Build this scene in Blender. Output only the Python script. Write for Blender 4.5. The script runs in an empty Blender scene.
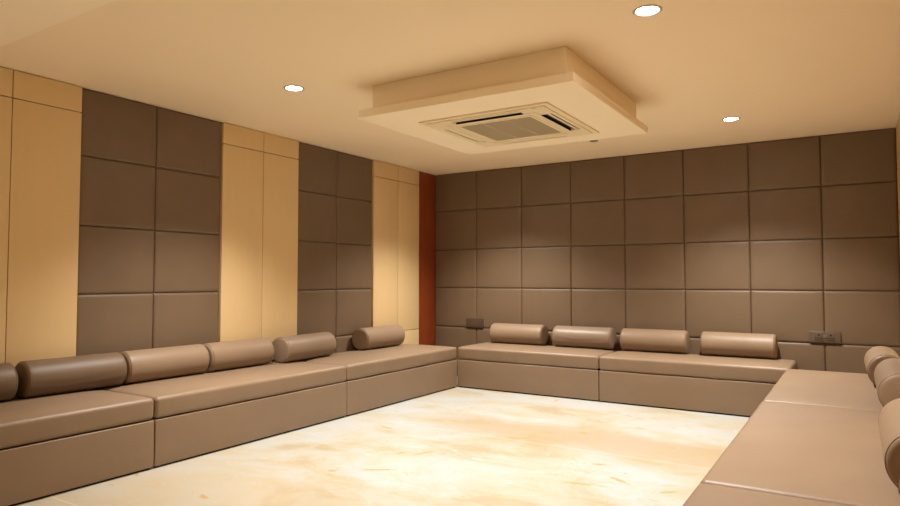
import bpy, math, random
from mathutils import Vector, noise
random.seed(4)
col = bpy.context.scene.collection
PI = math.pi

# ------------------------------------------------------------------ helpers
class MB:
    """collects vertices and faces, then links them as ONE mesh object"""
    def __init__(s): s.v = []; s.f = []; s.m = []
    def add(s, verts, faces, mi=0):
        o = len(s.v); s.v += [tuple(v) for v in verts]
        s.f += [tuple(i + o for i in f) for f in faces]; s.m += [mi] * len(faces)
    def box(s, a, b, mi=0):
        x0, y0, z0 = a; x1, y1, z1 = b
        s.add([(x0,y0,z0),(x1,y0,z0),(x1,y1,z0),(x0,y1,z0),(x0,y0,z1),(x1,y0,z1),(x1,y1,z1),(x0,y1,z1)],
              [(0,3,2,1),(4,5,6,7),(0,1,5,4),(1,2,6,5),(2,3,7,6),(3,0,4,7)], mi)
    def rbox(s, a, b, r, n=3, step=0.12, fn=None, mi=0):
        """box with rounded edges; fn(p) moves each finished vertex"""
        r = min(r, *(0.499 * (b[i] - a[i]) for i in range(3)))
        ax = []
        for i in range(3):
            lo, hi = a[i], b[i]
            e = [r * (1 - math.cos(k / n * PI / 2)) for k in range(n + 1)]
            e = [r * math.sin(0.0) if k == 0 else r * (1 - math.tan((1 - k / n) * PI / 4)) for k in range(n + 1)]
            mid = hi - lo - 2 * r
            m = max(1, int(round(mid / step)))
            ax.append([lo + t for t in e] + [lo + r + mid * k / m for k in range(1, m)] + [hi - t for t in reversed(e)])
        idx = {}; V = []; F = []
        def vid(p):
            k = tuple(round(c, 6) for c in p)
            if k not in idx:
                q = Vector(p); c = Vector([min(max(p[i], a[i] + r), b[i] - r) for i in range(3)])
                d = q - c
                if d.length > 1e-9: q = c + d.normalized() * r
                if fn: q = Vector(fn(q))
                idx[k] = len(V); V.append(tuple(q))
            return idx[k]
        for d in range(3):
            u, w = [(1, 2), (2, 0), (0, 1)][d]
            for side in (0, 1):
                c = (a, b)[side][d]
                for i in range(len(ax[u]) - 1):
                    for j in range(len(ax[w]) - 1):
                        q = []
                        for (ii, jj) in ((i, j), (i + 1, j), (i + 1, j + 1), (i, j + 1)):
                            p = [0, 0, 0]; p[d] = c; p[u] = ax[u][ii]; p[w] = ax[w][jj]; q.append(vid(p))
                        F.append(tuple(q) if side else tuple(reversed(q)))
        s.add(V, F, mi)
    def lathe(s, prof, n=48, axis='z', fn=None, mi=0):
        V = []; F = []
        for (r, h) in prof:
            for k in range(n):
                t = 2 * PI * k / n
                p = (r * math.cos(t), r * math.sin(t), h)
                if axis == 'y': p = (p[0], h, p[1])
                V.append(tuple(fn(Vector(p))) if fn else p)
        for i in range(len(prof) - 1):
            for k in range(n):
                k2 = (k + 1) % n
                q = (i * n + k, i * n + k2, (i + 1) * n + k2, (i + 1) * n + k)
                F.append(q if axis == 'z' else tuple(reversed(q)))
        s.add(V, F, mi)
    def build(s, name, mats, parent=None, smooth=True, angle=40):
        me = bpy.data.meshes.new(name); me.from_pydata(s.v, [], s.f)
        for m in (mats if isinstance(mats, (list, tuple)) else [mats]): me.materials.append(m)
        for p, mi in zip(me.polygons, s.m): p.material_index = mi; p.use_smooth = smooth
        me.validate(); me.update()
        if smooth: me.set_sharp_from_angle(angle=math.radians(angle))
        o = bpy.data.objects.new(name, me); col.objects.link(o)
        if parent: o.parent = parent
        return o

def tag(o, label=None, cat=None, group=None, kind=None):
    if label: o['label'] = label
    if cat: o['category'] = cat
    if group: o['group'] = group
    if kind: o['kind'] = kind
    return o
def empty(name, loc, rz=0.0):
    o = bpy.data.objects.new(name, None); col.objects.link(o)
    o.empty_display_size = 0.1; o.location = loc; o.rotation_euler = (0, 0, rz); return o
def copy_tree(o, parent=None):
    c = o.copy(); col.objects.link(c); c.parent = parent
    for ch in list(o.children): copy_tree(ch, c)
    return c

# ------------------------------------------------------------------ materials
def mat(name):
    m = bpy.data.materials.new(name); m.use_nodes = True
    nt = m.node_tree; return m, nt, nt.nodes['Principled BSDF']
def node(nt, t, **k):
    n = nt.nodes.new(t)
    for a, v in k.items(): setattr(n, a, v)
    return n
def ramp(nt, fac, stops):
    r = node(nt, 'ShaderNodeValToRGB'); e = r.color_ramp.elements
    e[0].position, e[0].color = stops[0][0], (*stops[0][1], 1)
    e[1].position, e[1].color = stops[1][0], (*stops[1][1], 1)
    for p, c in stops[2:]:
        x = e.new(p); x.color = (*c, 1)
    nt.links.new(fac, r.inputs['Fac']); return r.outputs['Color']
def noise_tex(nt, vec, scale, detail=4, rough=.55, dist=0.0):
    n = node(nt, 'ShaderNodeTexNoise'); n.inputs['Scale'].default_value = scale
    n.inputs['Detail'].default_value = detail; n.inputs['Roughness'].default_value = rough
    n.inputs['Distortion'].default_value = dist
    nt.links.new(vec, n.inputs['Vector']); return n.outputs['Fac']
def bump(nt, h, strength, dist, bsdf, prev=None):
    b = node(nt, 'ShaderNodeBump'); b.inputs['Strength'].default_value = strength; b.inputs['Distance'].default_value = dist
    nt.links.new(h, b.inputs['Height'])
    if prev: nt.links.new(prev, b.inputs['Normal'])
    nt.links.new(b.outputs['Normal'], bsdf.inputs['Normal']); return b.outputs['Normal']

def leather(name, c1, c2, rough):
    m, nt, b = mat(name)
    tc = node(nt, 'ShaderNodeTexCoord').outputs['Object']
    n1 = noise_tex(nt, tc, 3.0, 3)
    nt.links.new(ramp(nt, n1, [(.3, c1), (.7, c2)]), b.inputs['Base Color'])
    b.inputs['Roughness'].default_value = rough
    b.inputs['Specular IOR Level'].default_value = .45
    v = node(nt, 'ShaderNodeTexVoronoi'); v.inputs['Scale'].default_value = 420
    nt.links.new(tc, v.inputs['Vector'])
    p = bump(nt, v.outputs['Distance'], .10, .002, b)
    bump(nt, noise_tex(nt, tc, 7, 2), .10, .02, b, p)
    return m
LEATHER = leather('taupe_leather', (.242, .161, .101), (.262, .175, .111), .48)
PADLEA = leather('taupe_pad_leather', (.155, .101, .060), (.170, .111, .066), .48)
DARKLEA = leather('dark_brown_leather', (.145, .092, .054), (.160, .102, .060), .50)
GREYLEA = leather('grey_brown_leather', (.228, .157, .102), (.246, .170, .112), .42)
PIPE = leather('leather_piping', (.17, .105, .068), (.19, .12, .078), .45)

def simple(name, c, rough=.5, spec=.5, metal=0.0, bumps=None):
    m, nt, b = mat(name)
    b.inputs['Base Color'].default_value = (*c, 1); b.inputs['Roughness'].default_value = rough
    b.inputs['Specular IOR Level'].default_value = spec; b.inputs['Metallic'].default_value = metal
    if bumps:
        tc = node(nt, 'ShaderNodeTexCoord').outputs['Object']
        bump(nt, noise_tex(nt, tc, bumps[0], 4), bumps[1], .01, b)
    return m
CEIL = simple('ceiling_paint', (.95, .775, .545), .9, .2, bumps=(30, .03))
SOFF_LIT = simple('soffit_paint_brightened', (.99, .85, .64), .9, .2, bumps=(30, .03))  # ceiling colour lightened, standing in for brighter light on the near soffit
PLASTER = simple('bulkhead_paint', (.95, .80, .585), .85, .2, bumps=(30, .03))
BACKING = simple('dark_backing', (.045, .028, .018), .8, .2)
PLINTH = simple('black_plinth', (.012, .009, .007), .7, .3)
WALLP = simple('wall_paint', (.62, .50, .36), .85, .2)
ACW = simple('ac_plastic', (.84, .70, .46), .45, .4)
ACG = simple('ac_grille_plastic', (.52, .42, .28), .5, .4)
ACD = simple('ac_dark_slot', (.006, .005, .004), .6, .3)
OUTL = simple('brown_outlet_plastic', (.085, .05, .033), .35, .5)
OUTR = simple('tan_outlet_plastic', (.115, .076, .053), .35, .5)
OUTH = simple('outlet_hole', (.008, .006, .005), .6, .2)
OUTS = simple('outlet_switch_plastic', (.17, .11, .08), .35, .5)
TRIMW = simple('downlight_trim', (.50, .44, .38), .35, .5)
SENS = simple('sensor_plastic', (.30, .25, .20), .4, .5)

def laminate():
    m, nt, b = mat('cream_laminate')
    tc = node(nt, 'ShaderNodeTexCoord').outputs['Object']
    mp = node(nt, 'ShaderNodeMapping'); mp.inputs['Scale'].default_value = (1, 6, .5)
    nt.links.new(tc, mp.inputs['Vector'])
    n = noise_tex(nt, mp.outputs['Vector'], 3, 4)
    nt.links.new(ramp(nt, n, [(.3, (.70, .50, .255)), (.7, (.72, .515, .267))]), b.inputs['Base Color'])
    b.inputs['Roughness'].default_value = .45; b.inputs['Specular IOR Level'].default_value = .4
    return m
CREAM = laminate()
def wood():
    m, nt, b = mat('red_brown_wood')
    tc = node(nt, 'ShaderNodeTexCoord').outputs['Object']
    mp = node(nt, 'ShaderNodeMapping'); mp.inputs['Scale'].default_value = (12, 12, .8)
    nt.links.new(tc, mp.inputs['Vector'])
    n = noise_tex(nt, mp.outputs['Vector'], 4, 6, .6, .6)
    nt.links.new(ramp(nt, n, [(.3, (.19, .032, .007)), (.7, (.30, .058, .012))]), b.inputs['Base Color'])
    b.inputs['Roughness'].default_value = .35
    return m
WOOD = wood()

def marble():
    m, nt, b = mat('beige_marble')
    L = nt.links
    tc = node(nt, 'ShaderNodeTexCoord').outputs['Object']
    sep = node(nt, 'ShaderNodeSeparateXYZ'); L.new(tc, sep.inputs[0])
    def mth(op, a, bb=None, c=None):
        n = node(nt, 'ShaderNodeMath', operation=op)
        for i, v in enumerate((a, bb, c)):
            if v is None: continue
            if isinstance(v, (int, float)): n.inputs[i].default_value = v
            else: L.new(v, n.inputs[i])
        return n.outputs[0]
    def mix(f, a, c):
        n = node(nt, 'ShaderNodeMix', data_type='RGBA')
        if isinstance(f, (int, float)): n.inputs['Factor'].default_value = f
        else: L.new(f, n.inputs['Factor'])
        for k, v in (('A', a), ('B', c)):
            s = [i for i in n.inputs if i.name == k and i.type == 'RGBA'][0]
            if isinstance(v, tuple): s.default_value = (*v, 1)
            else: L.new(v, s)
        return [o for o in n.outputs if o.type == 'RGBA'][0]
    def mrange(v, a, c):
        n = node(nt, 'ShaderNodeMapRange', interpolation_type='SMOOTHSTEP'); L.new(v, n.inputs[0])
        n.inputs[1].default_value = a; n.inputs[2].default_value = c; return n.outputs[0]
    # each slab of the floor continues the cloud pattern from a place of its own
    sx, sy = 3.10, 2.43
    va = node(nt, 'ShaderNodeVectorMath', operation='ADD'); L.new(tc, va.inputs[0]); va.inputs[1].default_value = (3.1, 1.7, 0)
    mp = node(nt, 'ShaderNodeMapping'); mp.inputs['Scale'].default_value = (.9, 1.3, 1); mp.inputs['Rotation'].default_value = (0, 0, .12)
    L.new(va.outputs[0], mp.inputs['Vector']); P = mp.outputs['Vector']
    cloud = noise_tex(nt, P, 1.5, 12, .68, .5)
    base = ramp(nt, cloud, [(.36, (.44, .36, .24)), (.45, (.49, .445, .345)), (.52, (.49, .48, .42)), (.61, (.495, .51, .505))])
    # pale mineral flecks
    fl = mrange(noise_tex(nt, P, 9, 6, .6, .8), .60, .70)
    base = mix(mth('MULTIPLY', fl, .45), base, (.62, .64, .63))
    # long tan band running along the room
    wob = noise_tex(nt, tc, 1.6, 4)
    yy = mth('ADD', sep.outputs[1], mth('MULTIPLY', mth('SUBTRACT', wob, .5), .5))
    band = mth('MULTIPLY', mrange(yy, -2.75, -2.15), mth('SUBTRACT', 1.0, mrange(yy, -2.0, -1.72)))
    band = mth('MULTIPLY', band, mrange(sep.outputs[0], 1.0, 2.2))
    base = mix(mth('MULTIPLY', band, .70), base, (.44, .32, .18))
    # warm tone on the slabs nearer the door end
    near = mth('SUBTRACT', 1.0, mrange(yy, -4.4, -3.5))
    base = mix(mth('MULTIPLY', near, .45), base, (.54, .43, .28))
    # thin veins and short ochre marks
    vn = noise_tex(nt, P, 2.3, 8, .6, 2.0)
    vein = mth('SUBTRACT', 1.0, mrange(mth('ABSOLUTE', mth('SUBTRACT', vn, .5)), .0, .010))
    msk = mrange(noise_tex(nt, tc, 2.2, 2), .48, .56)
    base = mix(mth('MULTIPLY', mth('MULTIPLY', vein, msk), .7), base, (.62, .36, .13))
    mp2 = node(nt, 'ShaderNodeMapping'); mp2.inputs['Scale'].default_value = (1, 2.6, 1); mp2.inputs['Rotation'].default_value = (0, 0, -.25)
    L.new(va.outputs[0], mp2.inputs['Vector'])
    mk = mrange(noise_tex(nt, mp2.outputs['Vector'], 3.6, 4, .55, .6), .665, .69)
    base = mix(mth('MULTIPLY', mk, .75), base, (.48, .29, .05))
    for (mx, my, ln, an) in ((1.92,-3.54,.18,.56),(1.94,-3.08,.15,1.17),(1.27,-2.61,.14,-.26),(3.06,-3.14,.15,.2),(3.53,-3.02,.09,.75),
                             (1.96,-.85,.11,1.64),(3.23,-2.95,.13,-.49),(1.22,-3.29,.05,1.1),(1.81,-3.15,.07,1.4),(1.45,-4.43,.06,.2)):
        q = node(nt, 'ShaderNodeMapping', vector_type='TEXTURE')
        q.inputs['Location'].default_value = (mx, my, 0); q.inputs['Rotation'].default_value = (0, 0, an)
        q.inputs['Scale'].default_value = (ln * .62, .017, 1)
        L.new(tc, q.inputs['Vector'])
        ql = node(nt, 'ShaderNodeVectorMath', operation='LENGTH'); L.new(q.outputs[0], ql.inputs[0])
        dn = mth('ADD', ql.outputs['Value'], mth('MULTIPLY', mth('SUBTRACT', noise_tex(nt, tc, 45, 3), .5), 1.7))
        base = mix(mth('MULTIPLY', mth('SUBTRACT', 1.0, mrange(dn, .7, 1.05)), .75), base, (.50, .32, .07))
    # the fine joints between slabs
    fy = mth('ABSOLUTE', mth('SUBTRACT', mth('FRACT', mth('DIVIDE', mth('SUBTRACT', sep.outputs[1], -2.43), sy)), .5))
    jt = mth('GREATER_THAN', fy, .5 - .004 / sy)
    base = mix(mth('MULTIPLY', jt, .5), base, (.80, .74, .62))
    L.new(base, b.inputs['Base Color'])
    b.inputs['Roughness'].default_value = .30; b.inputs['Specular IOR Level'].default_value = .5
    return m
MARBLE = marble()

def emis(name, c, s):
    m, nt, b = mat(name)
    b.inputs['Base Color'].default_value = (0, 0, 0, 1)
    b.inputs['Emission Color'].default_value = (*c, 1); b.inputs['Emission Strength'].default_value = s
    return m
LAMPC = (1.0, .965, .90)
LAMP = emis('lamp_glow', (1.0, .93, .82), 30)

# ------------------------------------------------------------------ room
XR = 4.752; ZC = 2.479; YN = -9.2; YS = -5.059; ZN = 2.44
Z4, Z3, Z2, Z1 = .592, 1.066, 1.5345, 2.0125
ZB = .437; ZS = .300; BX = .748; BY = -.686; RX = 3.925

m = MB(); m.box((-.2, YN - .15, -.12), (XR + .15, .2, 0)); tag(m.build('floor', MARBLE, smooth=False), kind='structure')
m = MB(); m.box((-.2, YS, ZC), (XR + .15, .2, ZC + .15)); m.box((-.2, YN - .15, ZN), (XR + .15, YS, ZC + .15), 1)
tag(m.build('ceiling', [CEIL, SOFF_LIT], smooth=False), kind='structure')
m = MB(); m.box((-.15, 0.035, 0), (XR + .15, .2, ZC)); tag(m.build('wall_back', BACKING, smooth=False), kind='structure')
m = MB(); m.box((-.2, YN, 0), (-.03, .035, ZC)); tag(m.build('wall_left', BACKING, smooth=False), kind='structure')
m = MB(); m.box((XR, YN, 0), (XR + .15, .035, ZC)); tag(m.build('wall_right', CREAM, smooth=False), kind='structure')
m = MB(); m.box((-.2, YN - .15, 0), (XR + .15, YN, ZN)); tag(m.build('wall_front', WALLP, smooth=False), kind='structure')
# red-brown timber strip in the corner
m = MB(); m.rbox((-.03, -.3624, 0), (-.010, .034, ZC), .003, 2, .6)
tag(m.build('trim_1', WOOD), kind='structure')

# ------------------------------------------------------------------ padded squares
def pad(m, w, h, T=.022, seed=0):
    """cushioned square: local x 0..w, z 0..h, face towards -y; y=0 is its foremost plane"""
    r = .030; es = [0, .0010, .003, .006, .011, .018, .030]
    def axis(L):
        n = max(2, int(L / .06)); return es + [r + (L - 2 * r) * k / n for k in range(1, n)] + [L - e for e in reversed(es)]
    X = axis(w); Z = axis(h); V = []; F = []
    g = .0006
    for i, z in enumerate(Z):
        for j, x in enumerate(X):
            dx, dz = min(x, w - x), min(z, h - z)
            def pr(d): t = min(d / r, 1); return math.sqrt(max(0, 1 - (1 - t) ** 3.0))
            pf = (1 - (1 - min(1, dx / (w * .5))) ** 3) * (1 - (1 - min(1, dz / (h * .5))) ** 3)
            y = -T * .78 * pr(dx) * pr(dz) - T * .22 * pf
            nz = noise.noise(Vector((x * 5 + seed, z * 5, seed * 1.7))) * .0012 * min(1, dx / .05) * min(1, dz / .05)
            V.append((g + x * (w - 2 * g) / w, y + T + nz, g + z * (h - 2 * g) / h))
    n = len(X)
    for i in range(len(Z) - 1):
        for j in range(n - 1): F.append((i * n + j, i * n + j + 1, (i + 1) * n + j + 1, (i + 1) * n + j))
    m.add(V, F)
def padded_panel(name, xs, zs, loc, rz, label):
    root = empty(name, loc, rz); k = 0
    for a, b in zip(xs, xs[1:]):
        for c, d in zip(zs, zs[1:]):
            k += 1; m = MB(); pad(m, b - a, d - c, seed=k * 3.1 + loc[1])
            m.v = [(x + a, y, z + c) for x, y, z in m.v]
            # closed back so that every pad is a solid body
            m.box((a + .0006, .0222, c + .0006), (b - .0006, .030, d - .0006))
            m.build('padded_square', PADLEA, root, angle=75)
    return tag(root, label, 'wall panel')
rows = [.12, Z4, Z3, Z2, Z1, ZC - .002]
cols = [-.010] + [.583 + .6 * k for k in range(7)] + [XR - .002]
padded_panel('padded_wall_panel', cols, rows, (0, 0, 0), 0,
             'brown leather padded square panelling covering the back wall behind the bench')
# on the left wall: local x runs along -y... rotate +90 deg: local x -> +y, local -y -> +x
def left_panel(y0, ym, y1, label):
    return padded_panel('padded_wall_panel', [0, ym - y0, y1 - y0], rows, (0, y0, 0), PI / 2, label)
left_panel(-4.3573, -3.7919, -3.2052, 'brown leather padded panel on left wall, wider and nearer of the two there')
left_panel(-2.3445, -1.7928, -1.2275, 'brown leather padded panel on left wall, between two cream panels near the corner')

# cream laminate wall panels, boards with fine joints
def cream_panel(y0, ym, y1, label):
    root = empty('laminate_wall_panel', (0, y0, 0))
    ys = [0, ym - y0, y1 - y0]; zs = [.004, .582, 2.298, ZC - .002]
    for a, b in zip(ys, ys[1:]):
        for c, d in zip(zs, zs[1:]):
            m = MB(); m.rbox((-.03, a + .0025, c + .003), (.009, b - .0025, d - .003), .0015, 2, .8)
            m.build('board', CREAM, root)
    return tag(root, label, 'wall panel')
cream_panel(-5.215, -4.7832, -4.3573, 'cream laminate wall panel at the far left edge of the photo')
cream_panel(-3.2052, -2.7704, -2.3445, 'cream laminate wall panel between the two brown padded panels of the left wall')
cream_panel(-1.2275, -.7837, -.3624, 'cream laminate wall panel beside the red brown timber strip in the corner')
m = MB(); m.box((-.03, YN, 0), (.0, -5.22, ZN)); tag(m.build('wall_left', CREAM, smooth=False), kind='structure')

# ------------------------------------------------------------------ benches
def bench(a, b, front, label, seed):
    """a, b: floor corners (x0,y0),(x1,y1); front: the side facing the room ('+x','-x','-y')"""
    x0, y0 = a; x1, y1 = b; cx, cy = (x0 + x1) / 2, (y0 + y1) / 2
    root = empty('bench_seat', (cx, cy, 0))
    hx, hy = (x1 - x0) / 2, (y1 - y0) / 2; g = .0015
    f = dict(zip(('+x', '-x', '-y'), ((1, 0), (-1, 0), (0, -1))))[front]
    ins = .02
    m = MB(); m.box((-hx + ins, -hy + ins, 0), (hx - ins, hy - ins, .016)); m.build('plinth', PLINTH, root, smooth=False)
    def fnb(p):
        q = p.copy(); t = noise.noise(Vector((p.x * 2.5 + seed, p.y * 2.5, p.z * 4)))
        s = .002 * t
        q.x += f[0] * s; q.y += f[1] * s; return q
    m = MB(); m.rbox((-hx + g + .002, -hy + g + .002, .012), (hx - g - .002, hy - g - .002, ZS - .002), .007, 3, .09, fnb)
    m.build('base', LEATHER, root)
    def fnc(p):
        q = p.copy()
        ex = min(1, max(0, (hx - abs(p.x)) / .20)); ey = min(1, max(0, (hy - abs(p.y)) / .20))
        k = (1 - (1 - ex) ** 2) * (1 - (1 - ey) ** 2)
        if p.z > ZB - .02: q.z += .010 * k + .0035 * noise.noise(Vector((p.x * 2.2 + seed, p.y * 2.2, 0))) * k
        if p.z < ZS + .03: q.z += .004 * noise.noise(Vector((p.x * 3.1 + seed, p.y * 3.1, 5)))
        side = .003 * noise.noise(Vector((p.x * 3 + seed, p.y * 3, p.z * 5)))
        q.x += f[0] * side; q.y += f[1] * side
        return q
    m = MB(); m.rbox((-hx + g, -hy + g, ZS + .003), (hx - g, hy - g, ZB - .002), .026, 5, .05, fnc)
    m.build('seat_cushion', LEATHER, root)
    return tag(root, label, 'bench', 'leather bench seats round the room')
bench((.012, -6.05), (BX, -4.2591), '+x', 'left wall bench section nearest the camera, cut off by the left edge', 1)
bench((.012, -4.2591), (BX, -2.4781), '+x', 'middle section of the left wall leather bench', 2.7)
bench((.012, -2.4781), (BX + .001, BY - .001), '+x', 'left wall bench section ending at the inner corner, one bolster on it', 4.1)
bench((BX - .012, BY), (2.3277, -.004), '-y', 'back wall bench section on the left, touching the left bench corner', 6.3)
bench((2.3277, BY), (3.960, -.004), '-y', 'back wall bench section on the right, under the pair of bolsters nearest the socket', 8.8)
bench((RX, -2.3565), (XR - .004, BY - .004), '-x', 'right wall bench section farthest from the camera, by the back bench', 11.3)
bench((RX, -4.2006), (XR - .004, -2.3565), '-x', 'middle right wall bench section, large warm lit seat', 13.9)
bench((RX, -6.05), (XR - .004, -4.2006), '-x', 'right wall bench section at the bottom edge of the photo', 16.2)

# ------------------------------------------------------------------ bolsters (local axis y, lying on the seat)
R = .1135
def bolster(c, L, rz, label, seed, crease=0.0, lea=None):
    lea = lea or LEATHER
    root = empty('bolster_cushion', (c[0], c[1], ZB + R + .006), rz)
    h = L / 2; rr = .024
    def fn(p):
        q = p.copy(); ang = math.atan2(p.z, p.x)
        e = min(1, (h - abs(p.y)) / .08) if abs(p.y) < h else 0
        k = 1 + .012 * noise.noise(Vector((math.cos(ang) + seed, math.sin(ang), p.y * 4))) * e
        k -= crease * e * math.exp(-((ang + .15 + .15 * math.sin(p.y * 7 + seed)) / .10) ** 2)
        q.x *= k; q.z *= k
        lo = -R * .955
        if q.z < lo: q.z = lo + (q.z - lo) * .15
        return q
    prof = [(R - rr + rr * math.sin(t * PI / 2 / 5), -h + rr - rr * math.cos(t * PI / 2 / 5)) for t in range(6)]
    n = 12
    mid = [(R, -h + rr + (2 * h - 2 * rr) * k / n) for k in range(1, n)]
    prof = prof + mid + [(r, -y) for r, y in reversed(prof)]
    m = MB(); m.lathe(prof, 56, 'y', fn); m.build('cover', lea, root, angle=60)
    for s in (-1, 1):
        rc = R - rr
        pr = [(rc * t, s * (h + .006 * (1 - t * t))) for t in (1, .85, .6, .3, .02)]
        m = MB(); m.lathe(pr if s < 0 else pr, 56, 'y'); e = m.build('end_cap', lea, root, angle=60)
        tr = .0022; yc = s * (h - rr * .62); rg = R - rr * .09
        pt = [(rg + tr * math.cos(2 * PI * k / 8), yc + tr * math.sin(2 * PI * k / 8)) for k in range(9)]
        m = MB(); m.lathe(pt, 56, 'y', lambda p: Vector((p.x, p.y, p.z if p.z > -R * .95 else -R * .95 + (p.z + R * .95) * .12))); m.build('piping', PIPE, root, angle=80)
    return tag(root, label, 'bolster', 'leather bolsters on the benches')
D = math.radians
xl = .124
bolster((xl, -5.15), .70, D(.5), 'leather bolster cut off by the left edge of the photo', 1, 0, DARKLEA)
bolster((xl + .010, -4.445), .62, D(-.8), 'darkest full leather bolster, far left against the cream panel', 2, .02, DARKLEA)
bolster((xl + .005, -3.796), .65, D(0), 'leather bolster on the left bench before the wide padded panel, its dark end showing', 3)
bolster((xl, -3.135), .635, D(.6), 'leather bolster on the left bench, its left end pressed against another bolster', 4)
bolster((xl + .05, -2.41), .67, D(5.0), 'leather bolster on the left bench turned slightly outward, before the cream and brown join', 5, 0, GREYLEA)
bolster((xl, -1.265), .645, D(0), 'lone leather bolster on left bench nearest the corner timber strip', 6)
yb = -.124
bolster((1.207, yb), .645, D(-90), 'leftmost bolster on the back wall bench, beside the plain outlet plate', 7)
bolster((1.975, yb), .65, D(-91), 'second bolster from the left on the back bench, with a crease along it', 8, .03, GREYLEA)
bolster((2.712, yb), .645, D(-90), 'third bolster from the left on the back bench', 9)
bolster((3.485, yb), .645, D(-90), 'rightmost bolster on the back bench, left of the double socket', 10)
xr = XR - .124
bolster((xr - .040, -1.20), .70, D(1.0), 'leather bolster on the right bench farthest from the camera', 11)
bolster((xr + .000, -2.12), .82, D(0), 'leather bolster on the right bench, second from the back wall', 12)
bolster((xr - .018, -3.71), .74, D(0), 'large looking leather bolster on the right bench with dark round end', 13)
bolster((xr + .010, -4.68), .70, D(0), 'leather bolster mostly cut off by the lower right corner of the photo', 14)

# ------------------------------------------------------------------ sockets on the back wall
def outlet(x0, x1, z0, z1, label, socket):
    OUTL = OUTR if socket else globals()['OUTL']
    root = empty('wall_outlet', ((x0 + x1) / 2, 0, (z0 + z1) / 2))
    w, h = (x1 - x0) / 2, (z1 - z0) / 2
    m = MB(); m.rbox((-w, -.014, -h), (w, .030, h), .004, 2, .2); m.build('plate', OUTL, root)
    if socket:
        for cx in (-.046, .046):
            m = MB(); s = []
            m.rbox((cx - .038, -.0165, -.040), (cx + .038, -.010, .040), .003, 2, .1)
            f = m.build('socket', OUTL, root)
            m = MB()
            m.box((cx - .007, -.0175, .010), (cx + .007, -.016, .024))
            for dx in (-.024, -.008, .008, .024):
                m.box((cx + dx - .0045, -.0175, -.014), (cx + dx + .0045, -.016, -.005))
                m.box((cx + dx - .0045, -.0175, -.031), (cx + dx + .0045, -.016, -.022))
            m.build('pin_hole', OUTH, f, smooth=False)
        m = MB(); m.rbox((-.010, -.021, -.012), (.010, -.012, .018), .003, 2, .1); m.build('switch', OUTS, root)
    else:
        for cx in (-.052, .052):
            m = MB(); m.rbox((cx - .045, -.0165, -.038), (cx + .045, -.010, .038), .003, 2, .1); m.build('cover_plate', OUTL, root)
    return tag(root, label, 'outlet')
outlet(.453, .687, .598, .706, 'dark brown blank outlet plate on the back wall near the left corner', False)
outlet(4.061, 4.307, .604, .704, 'brown double socket plate with pin holes, on the back wall at right', True)

# ------------------------------------------------------------------ ceiling bulkhead with the cassette
root = empty('ceiling_bulkhead', (2.383, -2.645, ZC))
m = MB(); m.rbox((1.685 - 2.383, -3.318 + 2.645, -.182), (3.079 - 2.383, -1.953 + 2.645, -.0005), .002, 2, .7); m.build('box', PLASTER, root)
m = MB(); m.rbox((1.614 - 2.383, -3.392 + 2.645, 2.25 - ZC), (3.148 - 2.383, -1.905 + 2.645, 2.302 - ZC), .003, 2, .7); m.build('lower_slab', PLASTER, root)
tag(root, 'large stepped plaster box hanging from the ceiling around the air conditioner', 'ceiling box')

AC = (2.386, -2.620, 2.25); H = .475
root = empty('air_conditioner', AC)
def ring(m, a, b, z0, z1, mi=0):
    m.box((-a, -a, z0), (a, -b, z1), mi); m.box((-a, b, z0), (a, a, z1), mi)
    m.box((-a, -b, z0), (-b, b, z1), mi); m.box((b, -b, z0), (a, b, z1), mi)
m = MB()
# border in three rings, with the air slots left open between them
S0, S1 = .340, .412; SL = .255
ring(m, H, .440, -.011, -.0005); ring(m, .440, S1, -.017, -.0005)
for s in (0, 1, 2, 3):                                   # solid corners of the slot ring
    c, d = [(1, 1), (-1, 1), (-1, -1), (1, -1)][s]
    xa, xb = sorted((c * S1, c * SL)); ya, yb2 = sorted((d * S1, d * S0)); m.box((xa, ya, -.017), (xb, yb2, -.0005))
    xa, xb = sorted((c * S1, c * S0)); ya, yb2 = sorted((d * S0, d * SL)); m.box((xa, ya, -.017), (xb, yb2, -.0005))
ring(m, S0, .312, -.021, -.0005); ring(m, .312, .290, -.018, -.0005)
m.build('frame', ACW, root, smooth=False)
m = MB(); m.box((-S1, -S1, -.004), (S1, S1, -.0002))
for k in range(4):
    c, sn = [(1, 0), (0, 1), (-1, 0), (0, -1)][k]
    px, py = (S0 + .001) * c, (S0 + .001) * sn
    ex, ey = (.002 if c else SL - .002), (.002 if sn else SL - .002)
    m.box((px - ex, py - ey, -.0205), (px + ex, py + ey, -.004))


m.build("slot_cavity", ACD, root, smooth=False)
for k in range(4):
    m = MB()
    open_ = k in (0, 1)
    # louvre blade: partly open on the two sides that show dark slots
    w = .020 if open_ else .058
    c = .376 + (.012 if open_ else 0)
    m.rbox((-SL + .004, -c - w / 2, -.016), (SL - .004, -c + w / 2, -.013), .002, 2, .5)
    o = m.build('louvre', ACW, root); o.rotation_euler = (0, 0, k * PI / 2)
m = MB(); ring(m, .289, .268, -.021, -.002)
m.build('grille_frame', ACW, root, smooth=False)
m = MB(); m.box((-.267, -.267, -.012), (.267, .267, -.004))
n = 34
for i in range(n):
    t = -.262 + .524 * i / (n - 1); m.box((-.266, t - .0035, -.019), (.266, t + .0035, -.012)); m.box((t - .0022, -.266, -.0175), (t + .0022, .266, -.012))
for t in (-.09, .09): m.box((t - .005, -.266, -.020), (t + .005, .266, -.012))
m.build('intake_grille', ACG, root, smooth=False)
m = MB(); m.rbox((.350, -.434, -.0185), (.385, -.422, -.016), .001, 1, .1); m.build('receiver_window', ACG, root)
tag(root, 'square cream ceiling cassette air conditioner with grille and dark slots', 'air conditioner')

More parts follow.
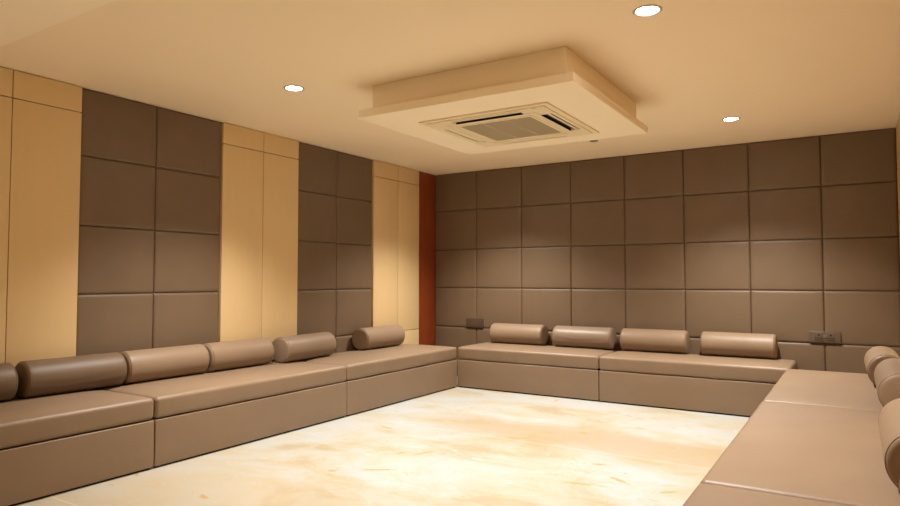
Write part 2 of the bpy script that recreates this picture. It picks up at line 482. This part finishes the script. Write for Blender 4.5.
# ------------------------------------------------------------------ downlights
def downlight(x, y, label, energy, real=True, z=ZC):
    root = empty('downlight', (x, y, z))
    m = MB(); m.lathe([(.070, .0), (.070, -.003), (.066, -.006), (.060, -.006), (.054, -.002), (.050, .0)], 40); m.build('trim_ring', TRIMW, root)
    m = MB(); m.lathe([(.052, -.0012), (.03, -.0016), (.0005, -.0018)], 40); m.build('lens', LAMP, root)
    tag(root, label, 'downlight', 'recessed ceiling downlights')
    L = bpy.data.lights.new('downlight_beam', 'SPOT'); L.energy = energy; L.color = LAMPC
    L.spot_size = math.radians(SPOT); L.spot_blend = BLEND; L.shadow_soft_size = .045
    o = bpy.data.objects.new('downlight_beam', L); col.objects.link(o); o.location = (0, 0, -.03); o.parent = root
SPOT = 114; BLEND = 1.0; E0 = 155
downlight(1.198, -3.567, 'leftmost visible round lit downlight in the ceiling', E0)
downlight(3.597, -3.560, 'largest round lit downlight, at the top edge of the photo', E0)
downlight(3.596, -1.053, 'round lit downlight near the back wall, right of the ceiling box', E0)
downlight(1.198, -1.053, 'round downlight near the back corner, behind the ceiling box', E0)
downlight(1.6, -8.0, 'added fill downlight on the lowered ceiling behind the camera, left side', E0 * .7, z=ZN)  # unseen lamp, added to brighten the ceiling and the box front
downlight(3.5, -8.0, 'added fill downlight on the lowered ceiling behind the camera, right side', E0 * .7, z=ZN)  # second added lamp, lifting the ceiling and box front likewise

# small round fitting on the ceiling beyond the box
root = empty('smoke_detector', (2.360, -.845, ZC))
m = MB(); m.lathe([(.042, 0), (.042, -.002), (.036, -.004), (.020, -.005), (.018, -.007), (.0005, -.008)], 32); m.build('body', SENS, root)
tag(root, 'small flat round grey fitting on the ceiling beyond the plaster box', 'detector')

# ------------------------------------------------------------------ camera and view
w = bpy.data.worlds.new('room_world'); w.use_nodes = True; bpy.context.scene.world = w
w.node_tree.nodes['Background'].inputs[0].default_value = (.5, .4, .3, 1)
w.node_tree.nodes['Background'].inputs[1].default_value = .0
cd = bpy.data.cameras.new('camera'); cam = bpy.data.objects.new('camera', cd); col.objects.link(cam)
cd.sensor_width = 36; cd.lens = 644.04 * 36 / 900; cd.clip_start = .02
cam.location = (4.4283, -6.6917, 1.1641); cam.rotation_euler = (PI / 2 + .0418, 0, .5616)
sc = bpy.context.scene; sc.camera = cam
vs = sc.view_settings; vs.view_transform = 'Standard'; vs.look = 'None'; vs.gamma = 1; vs.use_curve_mapping = False
vs.exposure = 1.22
